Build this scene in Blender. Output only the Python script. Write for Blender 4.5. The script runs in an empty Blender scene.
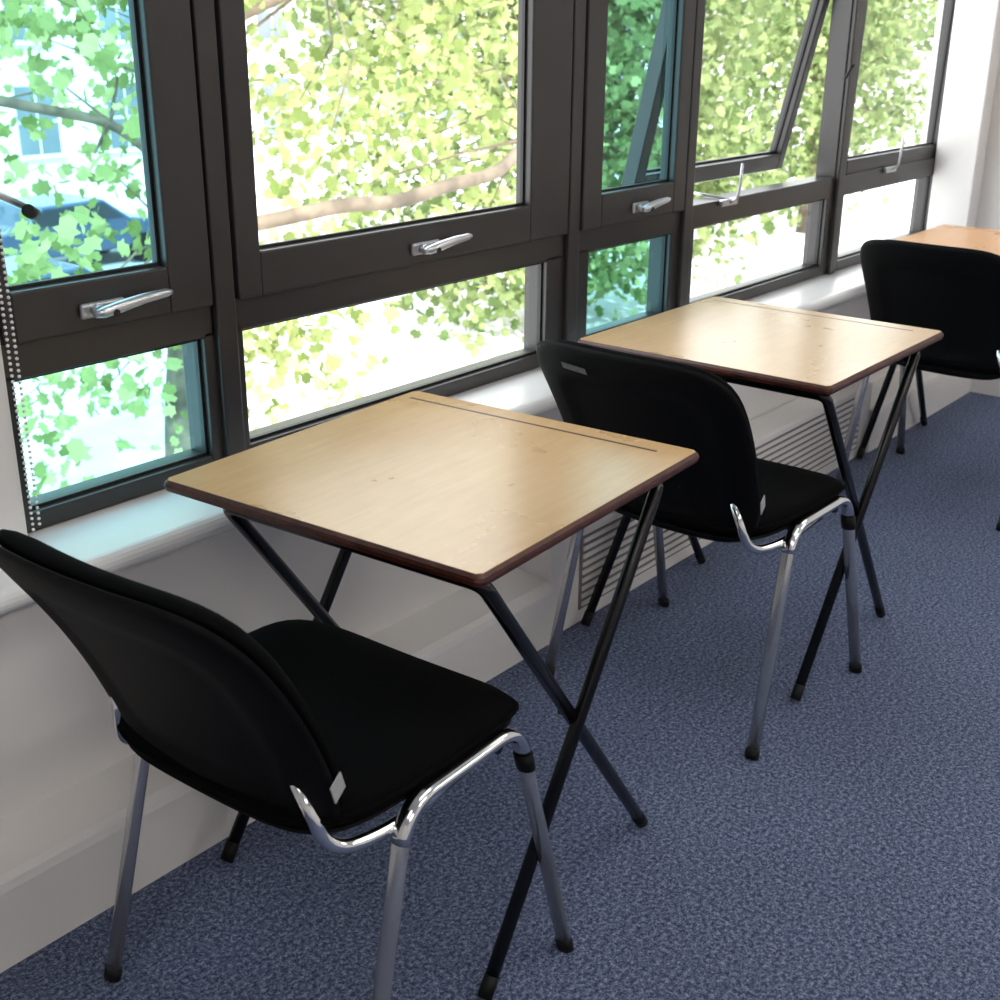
import bpy, bmesh, random
import numpy as np
from math import *
from mathutils import Vector, Matrix
random.seed(4); rng=np.random.default_rng(4)
scn=bpy.context.scene
try:
    scn.view_settings.view_transform='Standard'
    scn.view_settings.look='None'
except Exception: pass
# ---------------------------------------------------------------- materials
def mat(name,col,rough=.5,metal=0.,spec=.5,noise=None,bump=None,coat=0.,sheen=0.):
    m=bpy.data.materials.new(name); m.use_nodes=True
    nt=m.node_tree; b=nt.nodes['Principled BSDF']
    b.inputs['Base Color'].default_value=(*col,1); b.inputs['Roughness'].default_value=rough
    b.inputs['Metallic'].default_value=metal; b.inputs['Specular IOR Level'].default_value=spec
    b.inputs['Coat Weight'].default_value=coat; b.inputs['Sheen Weight'].default_value=sheen
    tc=nt.nodes.new('ShaderNodeTexCoord')
    if noise:
        sc,amt=noise
        n=nt.nodes.new('ShaderNodeTexNoise'); n.inputs['Scale'].default_value=sc; n.inputs['Detail'].default_value=4
        nt.links.new(tc.outputs['Object'],n.inputs['Vector'])
        r=nt.nodes.new('ShaderNodeValToRGB')
        r.color_ramp.elements[0].position=.3; r.color_ramp.elements[1].position=.7
        r.color_ramp.elements[0].color=(*[c*(1-amt) for c in col],1)
        r.color_ramp.elements[1].color=(*[min(1,c*(1+amt)) for c in col],1)
        nt.links.new(n.outputs['Fac'],r.inputs['Fac']); nt.links.new(r.outputs['Color'],b.inputs['Base Color'])
    if bump:
        sc,st=bump
        n=nt.nodes.new('ShaderNodeTexNoise'); n.inputs['Scale'].default_value=sc
        nt.links.new(tc.outputs['Object'],n.inputs['Vector'])
        bp=nt.nodes.new('ShaderNodeBump'); bp.inputs['Strength'].default_value=st; bp.inputs['Distance'].default_value=.002
        nt.links.new(n.outputs['Fac'],bp.inputs['Height']); nt.links.new(bp.outputs['Normal'],b.inputs['Normal'])
    return m
M={}
M['wall']=mat('painted_plaster',(.78,.755,.735),.55,noise=(3,.02),bump=(60,.1))
M['panel']=mat('painted_panel',(.77,.745,.73),.35,noise=(4,.02))
M['sill']=mat('gloss_white_paint',(.84,.84,.84),.22,noise=(4,.015))
M['ceil']=mat('ceiling_paint',(.8,.8,.78),.8,noise=(5,.02))
M['frame']=mat('dark_bronze_aluminium',(.030,.027,.026),.33,spec=.5,noise=(6,.08))
M['gasket']=mat('black_gasket',(.006,.006,.006),.5,noise=(20,.1))
M['chrome']=mat('chrome',(.75,.76,.78),.12,1.,noise=(5,.03))
M['grey']=mat('silver_painted_steel',(.60,.61,.63),.22,.85,noise=(8,.05))
M['satin']=mat('satin_metal_handle',(.58,.59,.62),.28,.85,noise=(12,.05))
M['black']=mat('black_enamel_tube',(.004,.004,.005),.25,spec=.4,noise=(15,.2))
M['rubber']=mat('rubber_cap',(.004,.004,.004),.6,spec=.25,noise=(15,.2))
M['plastic']=mat('black_plastic_shell',(.0035,.0035,.004),.62,spec=.12,noise=(10,.1),bump=(450,.35))
M['fabric']=mat('black_fabric',(.0028,.0028,.0032),.95,spec=.06,noise=(400,.4),bump=(600,.6))
M['edge']=mat('brown_desk_edge',(.060,.014,.007),.4,noise=(60,.5))
M['groove']=mat('groove_dark',(.05,.022,.016),.5,noise=(30,.2))
M['label']=mat('white_label',(.38,.38,.38),.5,noise=(60,.1))
M['stick']=mat('worn_sticker',(.16,.16,.17),.5,noise=(150,.5))
M['bead']=mat('white_bead',(.8,.8,.8),.3,noise=(20,.02))
M['bark']=mat('plane_tree_bark',(.13,.10,.07),.85,noise=(6,.5),bump=(25,.6))
M['road']=mat('asphalt',(.42,.43,.45),.9,noise=(.6,.08))
M['pave']=mat('paving',(.64,.63,.62),.9,noise=(1.5,.05))
M['facade']=mat('pale_render_facade',(.66,.66,.66),.8,noise=(.3,.06))
M['facwin']=mat('facade_window_glass',(.13,.16,.19),.3,noise=(.4,.3))
M['car']=mat('car_paint',(.03,.06,.12),.25,coat=.6,noise=(1,.05))
M['car2']=mat('car_paint_silver',(.35,.37,.4),.25,coat=.6,noise=(1,.05))
M['carglass']=mat('car_glass',(.02,.03,.04),.1,noise=(1,.1))

def wood(name,c1,c2):
    m=bpy.data.materials.new(name); m.use_nodes=True; nt=m.node_tree; b=nt.nodes['Principled BSDF']
    tc=nt.nodes.new('ShaderNodeTexCoord'); mp=nt.nodes.new('ShaderNodeMapping')
    mp.inputs['Scale'].default_value=(2.2,16,10)
    nt.links.new(tc.outputs['Object'],mp.inputs['Vector'])
    n=nt.nodes.new('ShaderNodeTexNoise'); n.inputs['Scale'].default_value=5; n.inputs['Detail'].default_value=8; n.inputs['Distortion'].default_value=.4
    nt.links.new(mp.outputs[0],n.inputs['Vector'])
    r=nt.nodes.new('ShaderNodeValToRGB'); r.color_ramp.elements[0].position=.2; r.color_ramp.elements[1].position=.8
    r.color_ramp.elements[0].color=(*c1,1); r.color_ramp.elements[1].color=(*c2,1)
    nt.links.new(n.outputs['Fac'],r.inputs['Fac'])
    n2=nt.nodes.new('ShaderNodeTexNoise'); n2.inputs['Scale'].default_value=4.5; n2.inputs['Detail'].default_value=6
    nt.links.new(tc.outputs['Object'],n2.inputs['Vector'])
    mx=nt.nodes.new('ShaderNodeMix'); mx.data_type='RGBA'; mx.blend_type='MULTIPLY'
    r2=nt.nodes.new('ShaderNodeValToRGB'); r2.color_ramp.elements[0].position=.3; r2.color_ramp.elements[1].position=.65
    r2.color_ramp.elements[0].color=(.86,.80,.72,1); r2.color_ramp.elements[1].color=(1,1,1,1)
    nt.links.new(n2.outputs['Fac'],r2.inputs['Fac'])
    mx.inputs[0].default_value=1.
    nt.links.new(r.outputs['Color'],mx.inputs[6]); nt.links.new(r2.outputs['Color'],mx.inputs[7])
    nt.links.new(mx.outputs[2],b.inputs['Base Color'])
    mr=nt.nodes.new('ShaderNodeMapRange'); mr.inputs['To Min'].default_value=.20; mr.inputs['To Max'].default_value=.36
    nt.links.new(n2.outputs['Fac'],mr.inputs['Value']); nt.links.new(mr.outputs[0],b.inputs['Roughness'])
    return m
M['wood']=wood('maple_laminate',(.60,.375,.18),(.69,.46,.24))
M['wood3']=wood('beech_laminate',(.62,.32,.14),(.72,.41,.20))

def carpet():
    m=bpy.data.materials.new('blue_flecked_carpet'); m.use_nodes=True; nt=m.node_tree; b=nt.nodes['Principled BSDF']
    tc=nt.nodes.new('ShaderNodeTexCoord')
    n=nt.nodes.new('ShaderNodeTexNoise'); n.inputs['Scale'].default_value=125; n.inputs['Detail'].default_value=5; n.inputs['Roughness'].default_value=.95
    nt.links.new(tc.outputs['Object'],n.inputs['Vector'])
    r=nt.nodes.new('ShaderNodeValToRGB'); cr=r.color_ramp
    cr.elements[0].position=.40; cr.elements[0].color=(.014,.022,.052,1)
    cr.elements[1].position=.63; cr.elements[1].color=(.36,.40,.52,1)
    e=cr.elements.new(.5); e.color=(.078,.104,.195,1)
    nt.links.new(n.outputs['Fac'],r.inputs['Fac'])
    n2=nt.nodes.new('ShaderNodeTexNoise'); n2.inputs['Scale'].default_value=1.4; n2.inputs['Detail'].default_value=5
    nt.links.new(tc.outputs['Object'],n2.inputs['Vector'])
    r2=nt.nodes.new('ShaderNodeValToRGB'); r2.color_ramp.elements[0].position=.3; r2.color_ramp.elements[1].position=.7
    r2.color_ramp.elements[0].color=(.84,.84,.84,1); r2.color_ramp.elements[1].color=(1.05,1.05,1.05,1)
    nt.links.new(n2.outputs['Fac'],r2.inputs['Fac'])
    mx=nt.nodes.new('ShaderNodeMix'); mx.data_type='RGBA'; mx.blend_type='MULTIPLY'; mx.inputs[0].default_value=1.
    nt.links.new(r.outputs[0],mx.inputs[6]); nt.links.new(r2.outputs[0],mx.inputs[7]); nt.links.new(mx.outputs[2],b.inputs['Base Color'])
    b.inputs['Roughness'].default_value=.95; b.inputs['Specular IOR Level'].default_value=.12; b.inputs['Sheen Weight'].default_value=.05
    bp=nt.nodes.new('ShaderNodeBump'); bp.inputs['Strength'].default_value=.5; bp.inputs['Distance'].default_value=.003
    nt.links.new(n.outputs['Fac'],bp.inputs['Height']); nt.links.new(bp.outputs['Normal'],b.inputs['Normal'])
    return m
M['carpet']=carpet()
def glass(name,tint):
    m=bpy.data.materials.new(name); m.use_nodes=True; nt=m.node_tree; nt.nodes.clear()
    o=nt.nodes.new('ShaderNodeOutputMaterial'); t=nt.nodes.new('ShaderNodeBsdfTransparent'); t.inputs[0].default_value=(*tint,1)
    g=nt.nodes.new('ShaderNodeBsdfGlossy'); g.inputs['Roughness'].default_value=.02
    lw=nt.nodes.new('ShaderNodeLayerWeight'); lw.inputs[0].default_value=.5
    pw=nt.nodes.new('ShaderNodeMath'); pw.operation='POWER'; pw.inputs[1].default_value=5
    ml=nt.nodes.new('ShaderNodeMath'); ml.operation='MULTIPLY_ADD'; ml.inputs[1].default_value=.8; ml.inputs[2].default_value=.04
    x=nt.nodes.new('ShaderNodeMixShader')
    nt.links.new(lw.outputs['Facing'],pw.inputs[0]); nt.links.new(pw.outputs[0],ml.inputs[0]); nt.links.new(ml.outputs[0],x.inputs[0])
    nt.links.new(t.outputs[0],x.inputs[1]); nt.links.new(g.outputs[0],x.inputs[2])
    nt.links.new(x.outputs[0],o.inputs[0]); return m
M['glass']=glass('clear_glass',(.97,.99,.98)); M['tint']=glass('solar_tinted_glass',(.36,.72,.80))
def leafmat(name,a,b_):
    m=bpy.data.materials.new(name); m.use_nodes=True; nt=m.node_tree; nt.nodes.clear()
    o=nt.nodes.new('ShaderNodeOutputMaterial'); gi=nt.nodes.new('ShaderNodeNewGeometry')
    r=nt.nodes.new('ShaderNodeValToRGB'); r.color_ramp.elements[0].color=(*a,1); r.color_ramp.elements[1].color=(*b_,1)
    nt.links.new(gi.outputs['Random Per Island'],r.inputs['Fac'])
    d=nt.nodes.new('ShaderNodeBsdfDiffuse'); t=nt.nodes.new('ShaderNodeBsdfTranslucent'); x=nt.nodes.new('ShaderNodeMixShader'); x.inputs[0].default_value=.45
    nt.links.new(r.outputs[0],d.inputs[0]); nt.links.new(r.outputs[0],t.inputs[0])
    nt.links.new(d.outputs[0],x.inputs[1]); nt.links.new(t.outputs[0],x.inputs[2]); nt.links.new(x.outputs[0],o.inputs[0]); return m
M['leaf']=leafmat('spring_leaves',(.15,.21,.06),(.50,.54,.25)); M['leaf2']=leafmat('street_tree_leaves',(.10,.16,.055),(.36,.43,.19))
# ---------------------------------------------------------------- helpers
def empty(name,loc=(0,0,0),rz=0):
    e=bpy.data.objects.new(name,None); scn.collection.objects.link(e); e.location=loc; e.rotation_euler[2]=rz; e.empty_display_size=.1; return e
def mesh(name,vs,fs,m,parent=None,smooth=False,bevel=0,sub=0):
    me=bpy.data.meshes.new(name); me.from_pydata([tuple(v) for v in vs],[],fs); me.materials.append(M[m] if isinstance(m,str) else m)
    bm=bmesh.new(); bm.from_mesh(me); bmesh.ops.recalc_face_normals(bm,faces=bm.faces); bm.to_mesh(me); bm.free()
    o=bpy.data.objects.new(name,me); scn.collection.objects.link(o)
    if smooth:
        for p in me.polygons: p.use_smooth=True
    if bevel:
        b=o.modifiers.new('bevel','BEVEL'); b.width=bevel; b.segments=3; b.limit_method='ANGLE'
    if sub:
        s=o.modifiers.new('sub','SUBSURF'); s.levels=sub; s.render_levels=sub
    if parent: o.parent=parent
    return o
def boxgeo(x0,x1,y0,y1,z0,z1):
    v=[(x,y,z) for x in(x0,x1) for y in(y0,y1) for z in(z0,z1)]
    return v,[(0,1,3,2),(4,6,7,5),(0,4,5,1),(2,3,7,6),(0,2,6,4),(1,5,7,3)]
def box(name,x0,x1,y0,y1,z0,z1,m,parent=None,bevel=0):
    v,f=boxgeo(x0,x1,y0,y1,z0,z1); return mesh(name,v,f,m,parent,bevel=bevel)
def boxes(name,L,m,parent=None,bevel=0):
    V=[];Fc=[]
    for b in L:
        v,f=boxgeo(*b); n=len(V); V+=v; Fc+=[tuple(i+n for i in q) for q in f]
    return mesh(name,V,Fc,m,parent,bevel=bevel)
def pane(name,x0,x1,y,z0,z1,m,parent):
    return mesh(name,[(x0,y,z0),(x1,y,z0),(x1,y,z1),(x0,y,z1)],[(0,1,2,3)],m,parent)
def fillet(pts,r,n=7):
    P=[Vector(p) for p in pts]; out=[P[0]]
    for a,b,c in zip(P,P[1:],P[2:]):
        d1=(a-b);d2=(c-b); k=min(r,d1.length*.48,d2.length*.48); s=b+d1.normalized()*k; e=b+d2.normalized()*k
        for i in range(n+1):
            t=i/n; out.append(s*(1-t)**2+b*2*t*(1-t)+e*t*t)
    out.append(P[-1]); return out
def tube(name,pts,r,m,parent=None,fil=0,seg=14,r2=None,rads=None):
    P=fillet(pts,fil) if fil else [Vector(p) for p in pts]
    V=[];F=[];up=None
    for i,p in enumerate(P):
        t=((P[min(i+1,len(P)-1)]-P[max(i-1,0)])).normalized()
        if up is None:
            up=Vector((0,0,1)) if abs(t.z)<.9 else Vector((1,0,0))
        up=(up-t*up.dot(t)).normalized(); sd=t.cross(up)
        ra=rads[i] if rads else r; rb=(r2 if r2 else ra)
        for k in range(seg):
            a=2*pi*k/seg; V.append(p+up*ra*cos(a)+sd*rb*sin(a))
    for i in range(len(P)-1):
        for k in range(seg):
            F.append((i*seg+k,i*seg+(k+1)%seg,(i+1)*seg+(k+1)%seg,(i+1)*seg+k))
    F.append(tuple(range(seg))); F.append(tuple(range((len(P)-1)*seg,len(P)*seg)))
    o=mesh(name,V,F,m,parent)
    for p in o.data.polygons: p.use_smooth=len(p.vertices)==4
    return o
# ---------------------------------------------------------------- room
XR=4.97; XL=-2.4; YB=-4.6; H=2.55; X0=.955
box('floor',XL,XR,YB,0.1,-.12,0,'carpet')
box('ceiling',XL,XR,YB,0.1,H,H+.15,'ceil')
box('wall_left',XL-.15,XL,YB,.1,0,H,'wall')
box('wall_back',XL-.15,XR+.15,YB-.15,YB,0,H,'wall')
box('wall_right',XR,XR+.15,YB,.1,0,H,'wall')
WT=1.92
boxes('wall_front',[(XL,X0,-.03,.10,0,H),(X0,XR,-.03,.10,WT,H),(XL,XR,-.11,.10,0,.545)],'wall')
box('trim_1',XR-.10,XR,-.16,-.0,.585,H,'panel',bevel=.006)
def sill():
    y=-.178; pr=[(.03,.545),(.03,.583)]
    for i in range(9):
        a=pi/2+pi*i/8; pr.append((y+.019+cos(a)*.019,.564+sin(a)*.019))
    n=len(pr);V=[(x,a,b) for x in(XL+.0,XR) for a,b in pr]
    F=[(i,(i+1)%n,n+(i+1)%n,n+i) for i in range(n)]+[tuple(range(n)),tuple(range(n,2*n))]
    return mesh('trim_2',V,F,'sill')
sill()
def trunk(x0,x1,h,name):
    pr=[(-.105,0),(-.105,h+.012),(-.222,h),(-.236,h-.006),(-.239,h-.02),(-.239,0)]
    n=len(pr);V=[(x,a,b) for x in(x0,x1) for a,b in pr]
    F=[(i,(i+1)%n,n+(i+1)%n,n+i) for i in range(n)]+[tuple(range(n)),tuple(range(n,2*n))]
    return mesh(name,V,F,'panel')
trunk(XL,2.12,.155,'baseboard_front'); trunk(3.95,XR,.155,'baseboard_front')
e=empty('convector_heater',(0,0,0))
boxes('casing',[(2.122,3.948,-.228,-.112,.0,.25)],'panel',e,.006)
gl=[]
for i in range(9): gl.append((2.25,3.85,-.2335,-.229,.045+i*.021,.056+i*.021))
boxes('grille_slats',gl,'panel',e)
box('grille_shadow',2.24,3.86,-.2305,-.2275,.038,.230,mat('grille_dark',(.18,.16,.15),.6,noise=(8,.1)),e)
box('baseboard_right',XR-.02,XR,YB,-.24,0,.1,'panel')
e=empty('wall_coat_hook',(XR-.012,-.42,1.20))
box('plate',-.012,.012,-.02,.02,-.06,.06,'satin',e,.004)
tube('hook',[(-.01,0,.03),(-.06,0,.03),(-.07,0,-.02),(-.05,0,-.05)],.006,'satin',e,.02)

# ---------------------------------------------------------------- windows
ZB,ZLT,ZUB=.585,.843,.985
def ring(x0,x1,z0,z1,gx0,gx1,gz0,gz1,y0,y1):
    return [(x0,gx0,y0,y1,z0,z1),(gx1,x1,y0,y1,z0,z1),(gx0,gx1,y0,y1,z0,gz0),(gx0,gx1,y0,y1,gz1,z1)]
def handle(parent,x,z,y=-.02,s=1.):
    h=empty('handle',(x,y,z)); h.parent=parent
    box('rose',-.055*s,.03*s,-.010,0,-.014,.012,'satin',h,.005)
    tube('neck',[(-.03,-.01,0),(-.03,-.028,0)],.009,'satin',h)
    tube('lever',[(-.045*s,-.030,-.003),(-.03*s,-.033,-.001),(0,-.033,.003),(.05*s,-.032,.009),(.095*s,-.030,.011),(.108*s,-.029,.011)],.01,'satin',h,rads=[.006,.0095,.0105,.009,.0075,.0045])
    tube('lock',[(-.012*s,-.045,-.003),(-.012*s,-.030,-.003)],.0055,'gasket',h)
W=[(X0,1.405,.985,1.36,.99,1.284,'tint'),(1.405,2.48,1.45,2.39,1.49,2.30,'glass'),(2.48,3.02,2.565,2.955,2.59,2.93,'tint'),(3.02,4.005,3.08,3.94,3.10,3.93,'glass'),(4.005,4.87+.1,4.07,4.88,4.12,4.86,'glass')]
for i,(x0,x1,l0,l1,u0,u1,g) in enumerate(W):
    w=empty('window_%d'%(i+1),(0,0,0))
    j=.028
    if i==0: j=.012
    L=[(x0,l0,.0,.07,ZB,ZLT+.01),(l1,x1,.0,.07,ZB,ZLT+.01),(l0,l1,.0,.07,ZB,.618),(x0,x1,-.0,.07,ZLT,ZLT+.065),
       (x0,x0+j,0,.07,ZLT,WT),(x1-.028,x1,0,.07,ZLT,WT),(x0,x1,0,.07,WT-.05,WT)]
    boxes('frame',L,'frame',w,.003)
    boxes('gasket',ring(l0-.002,l1+.002,.616,ZLT+.002,l0+.006,l1-.006,.624,ZLT-.006,.014,.024),'gasket',w)
    pane('lower_glass',l0,l1,.028,.618,ZLT,g,w)
    if i<4: box('post_cover',x1-.022,x1+.022,-.014,.01,ZB,WT,'frame',w,.004)
    zt=WT-.05
    s=empty('sash',(0,.0,zt)); s.parent=w
    if i==3: s.rotation_euler[0]=radians(12.5)
    if i==4: s.rotation_euler[0]=radians(1.5)
    zb=ZLT+.060-zt
    a,b=(x0+j+.002,x1-.030)
    if i>=3:
        gb=.965-zt-.01; u0=a+.05; u1=b-.04
    else: gb=ZUB-zt
    boxes('sash_frame',ring(a,b,zb,-.002,u0,u1,gb,-.07,-.016,.03),'frame',s,.004)
    boxes('sash_gasket',ring(u0-.002,u1+.002,gb-.002,-.068,u0+.006,u1-.006,gb+.006,-.076,.004,.012),'gasket',s)
    pane('upper_glass',u0,u1,.014,gb,-.07,g,s)
    if i<3:
        hx=(1.158,1.945,2.77)[i]; handle(w,hx,.938-(.0 if i else .0),-.016,(1.,1.,.85)[i])
    else:
        hx=3.25 if i==3 else 4.42
        h=empty('stay',(hx,0,.90)); h.parent=w
        box('bracket',-.045,.045,-.015,0,-.010,.010,'satin',h,.004)
        tube('lever',[(0,-.012,0),(0,-.035,.01),(.006,-.038,.05),(.012,-.038,.11)],.0045,'satin',h,.02)
        if i==3: tube('arm',[(0,-.01,.01),(-.03,.09,.02),(-.03,.17,.04)],.004,'satin',h)
w=bpy.data.objects['window_1']
tube('restrictor_arm',[(.94,-.03,1.16),(1.03,-.03,1.110)],.006,'satin',w); tube('restrictor_knob',[(1.02,-.045,1.110),(1.04,-.03,1.100)],.010,'gasket',w)
tube('restrictor_arm_2',[(3.93,-.02,1.22),(3.99,-.02,1.26)],.005,'gasket',bpy.data.objects['window_4'])
bm=bmesh.new()
z=2.3
while z>.60:
    for dx in(0,.012):
        bmesh.ops.create_icosphere(bm,subdivisions=1,radius=.003,matrix=Matrix.Translation((.958+dx,-.045,z+dx*.5)))
    z-=.0095
me=bpy.data.meshes.new('blind_chain'); bm.to_mesh(me); bm.free(); me.materials.append(M['bead'])
o=bpy.data.objects.new('bead_chain',me); scn.collection.objects.link(o)
e=empty('roller_blind',(0,0,0)); tube('roll',[(.92,-.07,2.32),(4.86,-.07,2.32)],.03,'sill',e)
o.parent=e
boxes('brackets',[(.90,.92,-.11,-.031,2.27,2.37),(4.84,4.86,-.11,-.031,2.27,2.37)],'satin',e)
# ---------------------------------------------------------------- desk
def rrect(w,d,r,n=5):
    out=[]
    for cx,cy,a0 in((d-r,w-r,0),(-d+r,w-r,pi/2),(-d+r,-w+r,pi),(d-r,-w+r,3*pi/2)):
        for k in range(n+1):
            a=a0+pi/2*k/n; out.append((cx+r*cos(a),cy+r*sin(a)))
    return out
def desk(x,y,a,top='wood'):
    e=empty('folding_exam_desk',(x,y,0),a); T=.727; A,B=.309,.303
    def slab(name,pr,m):
        V=[];n=None
        for (ins,z) in pr:
            q=rrect(B-ins,A-ins,.014); n=len(q); V+=[(u,v,z) for u,v in q]
        F=[]
        for k in range(len(pr)-1):
            for i in range(n): F.append((k*n+i,k*n+(i+1)%n,(k+1)*n+(i+1)%n,(k+1)*n+i))
        F.append(tuple(range(n))); F.append(tuple(range((len(pr)-1)*n,len(pr)*n)))
        return mesh(name,V,F,m,e)
    slab('edge_band',[(.008,T-.019),(.002,T-.017),(0,T-.010),(.001,T-.005),(.005,T-.001),(.008,T-.0004)],'edge')
    g0,g1,h0,h1=.256,.263,-.245,.275; a1=A-.006; b1=B-.006; c_=.007
    o=mesh('laminate_top',[(-a1,-b1+c_,T),(-a1,b1-c_,T),(-a1+c_,b1,T),(g0,b1,T),(g0,h1,T),(g0,h0,T),(g0,-b1,T),(-a1+c_,-b1,T),
         (g1,b1,T),(a1-c_,b1,T),(a1,b1-c_,T),(a1,-b1+c_,T),(a1-c_,-b1,T),(g1,-b1,T),(g1,h1,T),(g1,h0,T)],
        [(0,1,2,3,4,5,6,7),(8,9,10,11,12,13,15,14),(3,8,14,4),(5,15,13,6)],top,e)
    so=o.modifiers.new('s','SOLIDIFY'); so.thickness=.002; so.offset=-1
    box('pencil_groove',g0-.001,g1+.001,h0-.001,h1+.001,T-.004,T-.0015,'groove',e)
    zt=T-.030
    for nm,u0,u1,v,vt,vw in(('frame_outer',.215,-.262,.279,.276,.270),('frame_inner',-.272,.258,.256,.280,.20)):
        tube(nm,[(u1,v,.012),(u0,vw,zt),(u0,-vt,zt),(u1,-v,.012)],.0112,'black',e,.022)
        for s in(1,-1):
            d=Vector((u0-u1,0,zt-.012)).normalized(); p=Vector((u1,v*s,.012))
            tube('foot_cap',[p+d*.03,p-d*.004,],.0120,'rubber',e)
    for s in(1,-1):
        tube('pivot',[(-.01,.240*s,.37),(-.01,.284*s,.37)],.007,'rubber',e)
        box('clamp',-.255,-.215,.10*s-.02,.10*s+.02,T-.040,T-.016,'black',e,.004)
        box('clamp',.197,.233,.10*s-.02,.10*s+.02,T-.040,T-.016,'black',e,.004)
    return e
desk(1.372,-.560,.066); desk(2.497,-.534,.007); desk(4.12,-.525,0.0,'wood3')
# ---------------------------------------------------------------- chair
def padsurf(name,fn_mid,thick_f,thick_b,e,m,rings=(0,.2,.4,.55,.66,.72,.78,.86,.93,.975,1.0),nexp=4.2,seg=80,rec=0):
    def se(t):
        c,s=cos(t),sin(t); k=(abs(c)**nexp+abs(s)**nexp)**(-1/nexp); return c*k,s*k
    V=[];F=[]
    def side(sgn,th,rec):
        idx=[]
        for r in rings:
            row=[]
            for k in range(seg if r>0 else 1):
                a,b=se(2*pi*k/seg) if r>0 else (0,0)
                P,N=fn_mid(a*r,b*r)
                h=th*(max(0,1-r**7))**.5
                if rec and r<.7: h-=rec
                V.append(P+N*sgn*h); row.append(len(V)-1)
            idx.append(row)
        for i in range(len(idx)-1):
            A,B=idx[i],idx[i+1]
            for k in range(seg):
                k2=(k+1)%seg
                if len(A)==1: F.append((A[0],B[k],B[k2]))
                else: F.append((A[k],B[k],B[k2],A[k2]))
    side(1,thick_f,0); side(-1,thick_b,rec)
    o=mesh(name,V,F,m,e,smooth=True)
    bm=bmesh.new(); bm.from_mesh(o.data); bmesh.ops.remove_doubles(bm,verts=bm.verts,dist=1e-5); bmesh.ops.recalc_face_normals(bm,faces=bm.faces); bm.to_mesh(o.data); bm.free()
    return o
def chair(x,y,a,sticker=False):
    e=empty('stacking_conference_chair',(x,y,0),a)
    for s,nm in((1,'left'),(-1,'right')):
        va=.240 if s<0 else .252
        P=[(-.2375,.26*s,.006),(-.115,va*s,.458),(.125,va*s,.458),(.2375,.26*s,.006)]
        Q=fillet(P,.05,9)
        tube('leg_frame_'+nm,Q,.0095,'grey',e,r2=.0135)
        top=[q for q in Q if q.z>.36]
        tube('chrome_arch_'+nm,top,.0101,'chrome',e,r2=.0141)
        for p,d in((P[0],P[1]),(P[3],P[2])):
            p=Vector(p); d=(Vector(d)-p).normalized()
            tube('foot_cap',[p-d*.004,p+d*.014],.0115,'rubber',e,r2=.0155)
        c=Vector(P[3])+ (Vector(P[2])-Vector(P[3]))*.86
        dd=(Vector(P[2])-Vector(P[3])).normalized()
        tube('collar',[c-dd*.014,c+dd*.014],.0115,'rubber',e,r2=.016)
        tube('back_upright_'+nm,[(.02,.230*s,.440),(-.13,.226*s,.424),(-.212,.200*s,.426),(-.232,.170*s,.53)],.0095,'chrome',e,.04)
    for u in(-.06,.09): tube('seat_rail',[(u,.245,.437),(u,-.236,.437)],.009,'black',e)
    def seat(a_,b_):
        u=-.022+.224*a_; v=.237*b_*(1-.05*max(0,-a_))
        z=.464-.022*max(0,(a_-.45))**2*4+.008*abs(b_)**2
        return Vector((u,v,z)),Vector((0,0,1))
    padsurf('seat_cushion',seat,.030,.022,e,'fabric',nexp=5)
    # piping seam round the cushion
    pip=[]
    for k in range(81):
        t=2*pi*k/80; c_,s_=cos(t),sin(t); q=(abs(c_)**5+abs(s_)**5)**(-.2)
        p,n=seat(c_*q*.995,s_*q*.995); pip.append(p+Vector((0,0,.004)))
    tube('seat_piping',pip,.0035,'fabric',e,seg=8)
    def under(a_,b_):
        p,n=seat(a_*.97,b_*.97); return p-Vector((0,0,.018)),n
    padsurf('seat_pan',under,.004,.014,e,'plastic',nexp=5)
    def bk(off):
        def f(a_,b_):
            t=(b_+1)/2
            w=.230*(.92+.14*t-.06*t*t*t)
            u=-.205-.08*t-.122*t*t+.028*a_*a_+off; v=-w*a_; z=.424+.402*t
            nrm=Vector((1,0,.12+.55*t)); nrm+=Vector((0,.25*a_,0)); nrm.normalize()
            return Vector((u,v,z)),nrm
        return f
    padsurf('back_shell',bk(-.008),.006,.016,e,'plastic',nexp=5.6,rec=.006)
    def fr(a_,b_):
        return bk(.004)(a_*.972,b_*.972)
    padsurf('back_cushion',fr,.034,.004,e,'fabric',nexp=5.6)
    p,n=bk(0)(.975,-.46)
    o=box('care_tag',-.013,.013,-.001,.001,-.014,.014,'label',e); o.location=p+Vector((-.006,-.008,0)); o.rotation_euler=(0,-.35,.25)
    if sticker:
        p,n=bk(-.008)(-.42,.80); p=p-n*.0175
        o=mesh('asset_sticker',[(-.03,-.008,0),(.03,-.008,0),(.03,.008,0),(-.03,.008,0)],[(0,1,2,3)],'stick',e)
        xa=(Vector((0,1,0))-n*n.y).normalized(); za=n.cross(xa)
        o.matrix_local=Matrix.Translation(p)@Matrix((xa,za,n)).transposed().to_4x4()
    return e
chair(1.049,-.631,.044); chair(2.222,-.592,-.02,True); chair(3.77,-.58,-.03)
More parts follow.
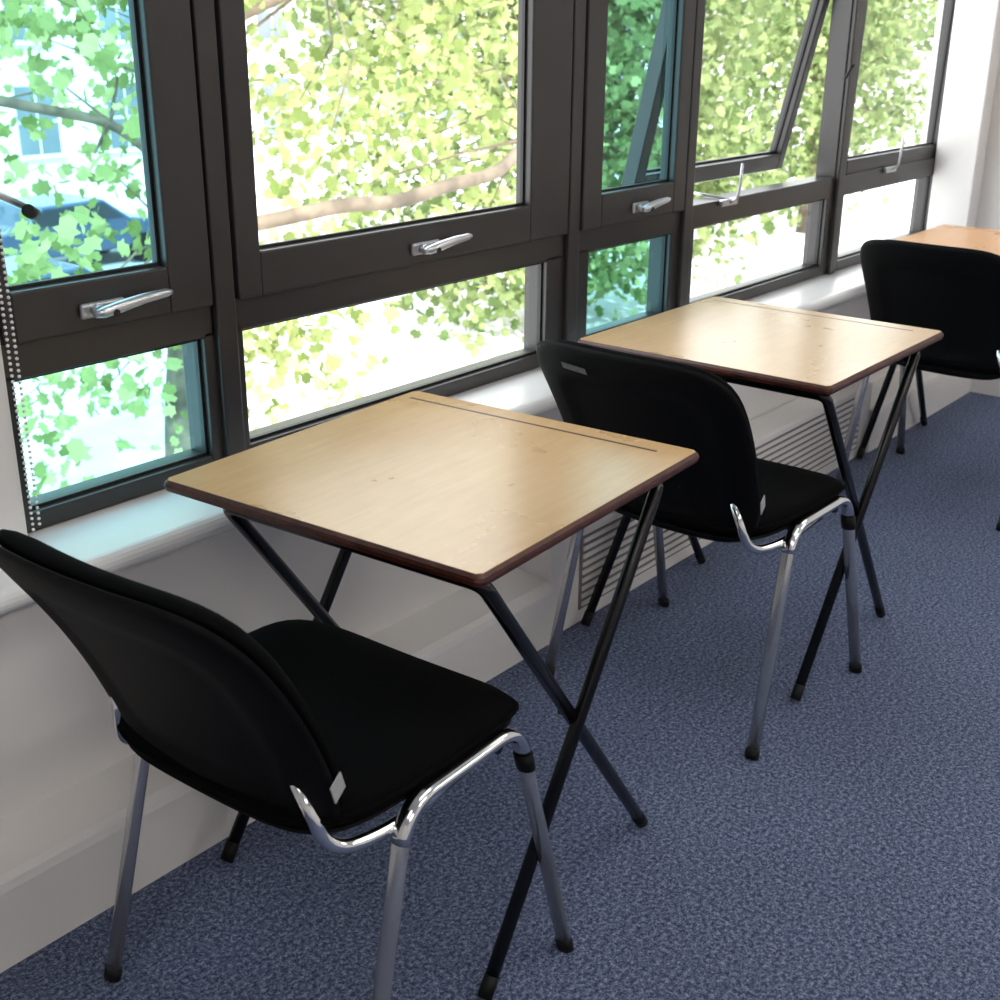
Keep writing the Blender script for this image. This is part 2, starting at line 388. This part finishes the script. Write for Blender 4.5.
# ---------------------------------------------------------------- outside
GZ=-3.6
box('ground_outside',-60,120,.6,15,GZ-.3,GZ,'pave')
box('ground_outside',-60,120,24,120,GZ-.3,GZ,'pave')
box('road',-60,120,15,24,GZ-.3,GZ,'road')
e=empty('building_facade',(0,0,0))
boxes('walls',[(-30,14,36,50,GZ,13),(15,60,34,50,GZ,15),(62,110,26,50,GZ,13)],'facade',e)
L=[];S=[]
for k in range(26):
    for r in range(4):
        x=-27+k*3.2; yy=36 if x<13 else 34
        if x<57 and not 12.0<x<15.5:
            z0=GZ+1.1+r*3.3
            for q in(0,1): L.append((x+q*.72,x+q*.72+.62,yy-.04,yy+.1,z0,z0+.92)); L.append((x+q*.72,x+q*.72+.62,yy-.04,yy+.1,z0+1.02,z0+2.0))
            S.append((x-.15,x+1.5,yy-.15,yy+.05,z0-.12,z0))
boxes('windows',L,'facwin',e); boxes('window_sills',S,'facade',e)
def car(x,y,a,m):
    e=empty('parked_car',(x,y,GZ),a)
    pr=[(-2.1,.35),(-2.15,.75),(-2.0,.95),(-1.55,1.0),(-1.0,1.42),(.45,1.45),(1.1,1.0),(1.95,.88),(2.15,.65),(2.15,.35)]
    n=len(pr);V=[(u,v,z) for v in(-.85,.85) for u,z in pr]; F=[(i,(i+1)%n,n+(i+1)%n,n+i) for i in range(n)]+[tuple(range(n)),tuple(range(n,2*n))]
    mesh('body',V,F,m,e,bevel=.08)
    V=[(u,v,z) for v in(-.865,.865) for u,z in((-1.35,1.02),(-.95,1.34),(.4,1.37),(.9,1.02))]
    mesh('side_glass',V,[(0,1,2,3),(4,5,6,7),(0,1,5,4),(2,3,7,6),(1,2,6,5),(0,3,7,4)],'carglass',e)
    for u in(-1.35,1.35):
        for v in(-.8,.8): tube('wheel',[(u,v-.1,.32),(u,v+.1,.32)],.32,'rubber',e,seg=20)
car(10.3,16.0,0,'car'); car(5.5,22.4,0,'car2'); car(15.0,22.4,0,'car')
def leaves(name,centres,counts,sig,size,m,parent,zmin=-9):
    ang=np.array([-90,-55,-25,0,25,52,90,128,155,180,205,235])*pi/180
    rad=np.array([.55,.80,.62,1.0,.62,1.0,1.15,1.0,.62,1.0,.62,.80])*.5
    base=np.stack([rad*np.cos(ang),rad*np.sin(ang),.2*np.abs(np.cos(ang))*rad],1)
    n=int(sum(counts)); C=np.repeat(np.array(centres),counts,axis=0)+rng.normal(size=(n,3))*np.array(sig)
    C=C[C[:,2]>zmin]; n=len(C)
    q=rng.normal(size=(n,4)); q[:,:3]*=.9; q/=np.linalg.norm(q,axis=1)[:,None]
    w,x,y,z=q.T
    R=np.stack([np.stack([1-2*(y*y+z*z),2*(x*y-z*w),2*(x*z+y*w)],1),np.stack([2*(x*y+z*w),1-2*(x*x+z*z),2*(y*z-x*w)],1),np.stack([2*(x*z-y*w),2*(y*z+x*w),1-2*(x*x+y*y)],1)],1)
    s=size*(.5+.8*rng.random(n))
    V=(np.einsum('nij,kj->nki',R,base)*s[:,None,None]+C[:,None,:]).reshape(-1,3)
    k=len(base); me=bpy.data.meshes.new(name); me.from_pydata(V.tolist(),[],[tuple(range(i*k,i*k+k)) for i in range(n)])
    me.materials.append(M[m]); o=bpy.data.objects.new(name,me); scn.collection.objects.link(o); o.parent=parent; return o
def twigs(name,starts,centres,parent,r=.03):
    V=[];F=[]
    for c in centres:
        c=Vector(c); s=min(starts,key=lambda q:(Vector(q)-c).length); s=Vector(s)
        mid=(s+c)/2+Vector(rng.normal(size=3))*.15
        P=[s,mid,c]; rr=[r,r*.6,r*.2]; n0=len(V)
        for i,p in enumerate(P):
            for k in range(5):
                a=2*pi*k/5; V.append(p+Vector((cos(a)*rr[i],sin(a)*rr[i]*.7,sin(a)*rr[i])))
        for i in range(2):
            for k in range(5): F.append((n0+i*5+k,n0+i*5+(k+1)%5,n0+i*5+5+(k+1)%5,n0+i*5+5+k))
    mesh(name,V,F,'bark',parent)
t=empty('plane_tree',(0,0,0))
tube('trunk',[(5.3,5.6,GZ),(5.3,5.5,-1.5),(5.38,5.3,-.1),(5.3,5.4,1.5),(5.5,5.6,4.5)],.16,'bark',t,.4,rads=None)
tube('bough',[(5.35,5.4,-.35),(4.9,5.0,.02),(4.55,4.4,.17),(4.95,4.05,.25),(5.55,3.95,.31),(6.0,3.95,.27),(6.5,3.95,.34),(7.1,4.0,.36),(7.9,4.3,.55)],.048,'bark',t,.25)
tube('bough_2',[(5.3,5.3,.4),(4.6,5.0,.8),(3.6,4.8,1.0)],.03,'bark',t,.2)
tube('bough_3',[(5.35,5.4,1.2),(6.8,5.4,1.7),(8.4,5.6,2.4)],.05,'bark',t,.2)
st=[(5.3,5.4,z) for z in(0,1,2,3)]+[(6.5,3.95,.34),(7.1,4.0,.36),(7.9,4.3,.55),(4.6,5,.8),(3.6,4.8,1.),(6.8,5.4,1.7),(8.4,5.6,2.4)]
cs=[]
while len(cs)<64:
    cs.append((rng.uniform(4.8,9.4),rng.uniform(5.0,6.8),rng.uniform(.35,4.2)))
while len(cs)<82:
    cs.append((rng.uniform(2.2,4.8),rng.uniform(4.4,6.6),rng.uniform(.1,3.2)))
droop=[(3.6,4.6,-.35),(4.4,5,-.2),(3.3,4.4,-1.0),(5.7,4.9,-.55),(5.9,5.0,-.95),(5.8,4.9,-.35),(8.6,5.4,-.35),(8.9,5.3,-.2),(4.6,5.3,-.9),(3.7,5.0,.1),(4.5,5.2,-.5),(5.6,4.8,-.8),(7.2,5.5,.15)]
cs+=droop
leaves('foliage',cs,[rng.integers(60,115) for _ in cs],(.36,.36,.25),.125,'leaf',t,-1.7)
twigs('twigs',st,cs,t,.014)
for (cx,cy,rx,ry,rz,zc,nb) in((17.8,11.0,5.2,2.0,4.4,.9,190),(30.0,12.4,5.0,2.2,4.6,2.0,120),(9.0,28.5,4.5,2.5,3.0,1.6,40)):
    t=empty('street_tree',(0,0,0))
    tube('trunk',[(cx,cy,GZ),(cx+.1,cy,-.5),(cx,cy,3)],.2,'bark',t,.4)
    cs=[]
    while len(cs)<nb:
        p=rng.uniform(-1,1,size=3)
        if abs(p[0])**3+p[1]**2+abs(p[2])**3<1: cs.append((cx+p[0]*rx,cy+p[1]*ry,zc+p[2]*rz))
    leaves('foliage',cs,[rng.integers(95,145) for _ in cs],(.6,.5,.45),.20,'leaf2',t,-3.3)
    twigs('twigs',[(cx,cy,z) for z in(-.5,.5,1.5,2.5,3)],cs,t,.03)
# ---------------------------------------------------------------- light
wd=bpy.data.worlds.new('sky'); scn.world=wd; wd.use_nodes=True; nt=wd.node_tree
bg=nt.nodes['Background']; tc=nt.nodes.new('ShaderNodeTexCoord'); sp=nt.nodes.new('ShaderNodeSeparateXYZ'); r=nt.nodes.new('ShaderNodeValToRGB')
nt.links.new(tc.outputs['Generated'],sp.inputs[0]); nt.links.new(sp.outputs['Z'],r.inputs['Fac']); nt.links.new(r.outputs[0],bg.inputs[0])
r.color_ramp.elements[0].color=(1,1,1,1); r.color_ramp.elements[1].color=(.86,.93,1,1); bg.inputs[1].default_value=5.2
sd=bpy.data.lights.new('sun','SUN'); sd.energy=7.5; sd.angle=.02; sd.color=(1,.97,.92); so=bpy.data.objects.new('sun',sd); scn.collection.objects.link(so)
so.rotation_euler=Vector((.35,.75,-.95)).to_track_quat('-Z','Y').to_euler()
def fillmat(nm,k):
    m=bpy.data.materials.new(nm); m.use_nodes=True
    b=m.node_tree.nodes['Principled BSDF']; b.inputs['Emission Color'].default_value=(1,.95,.89,1); b.inputs['Emission Strength'].default_value=k; M[nm]=m
fillmat('fill_panel_near',4.2); fillmat('fill_panel_far',12.5)  # emission for added interior fill, far row stronger to lift the window wall
for x in(-.8,1.6,3.9):
    for y,k in((-1.5,'fill_panel_near'),(-3.4,'fill_panel_far')):
        e=empty('unseen_fill_panel',(x,y,H))  # invented glowing panel, out of view, added to brighten the room
        box('housing',-.62,.62,-.32,.32,-.03,0,'sill',e,.004); box('fill_emitter',-.58,.58,-.28,.28,-.035,-.0305,k,e)
# ---------------------------------------------------------------- camera
yaw,pit,rol=.892,.369,.008
F=Vector((sin(yaw)*cos(pit),cos(yaw)*cos(pit),-sin(pit))); R=Vector((cos(yaw),-sin(yaw),0)); U=R.cross(F)
R2=R*cos(rol)+U*sin(rol); U2=U*cos(rol)-R*sin(rol)
c=bpy.data.cameras.new('camera'); co=bpy.data.objects.new('camera',c); scn.collection.objects.link(co)
mw=Matrix((R2,U2,-F)).transposed().to_4x4(); mw.translation=Vector((0,-1.787,1.378)); co.matrix_world=mw
c.sensor_width=36; c.lens=1.232*36; c.clip_start=.02; c.clip_end=500; scn.camera=co
c.dof.use_dof=True; c.dof.focus_distance=2.1; c.dof.aperture_fstop=9
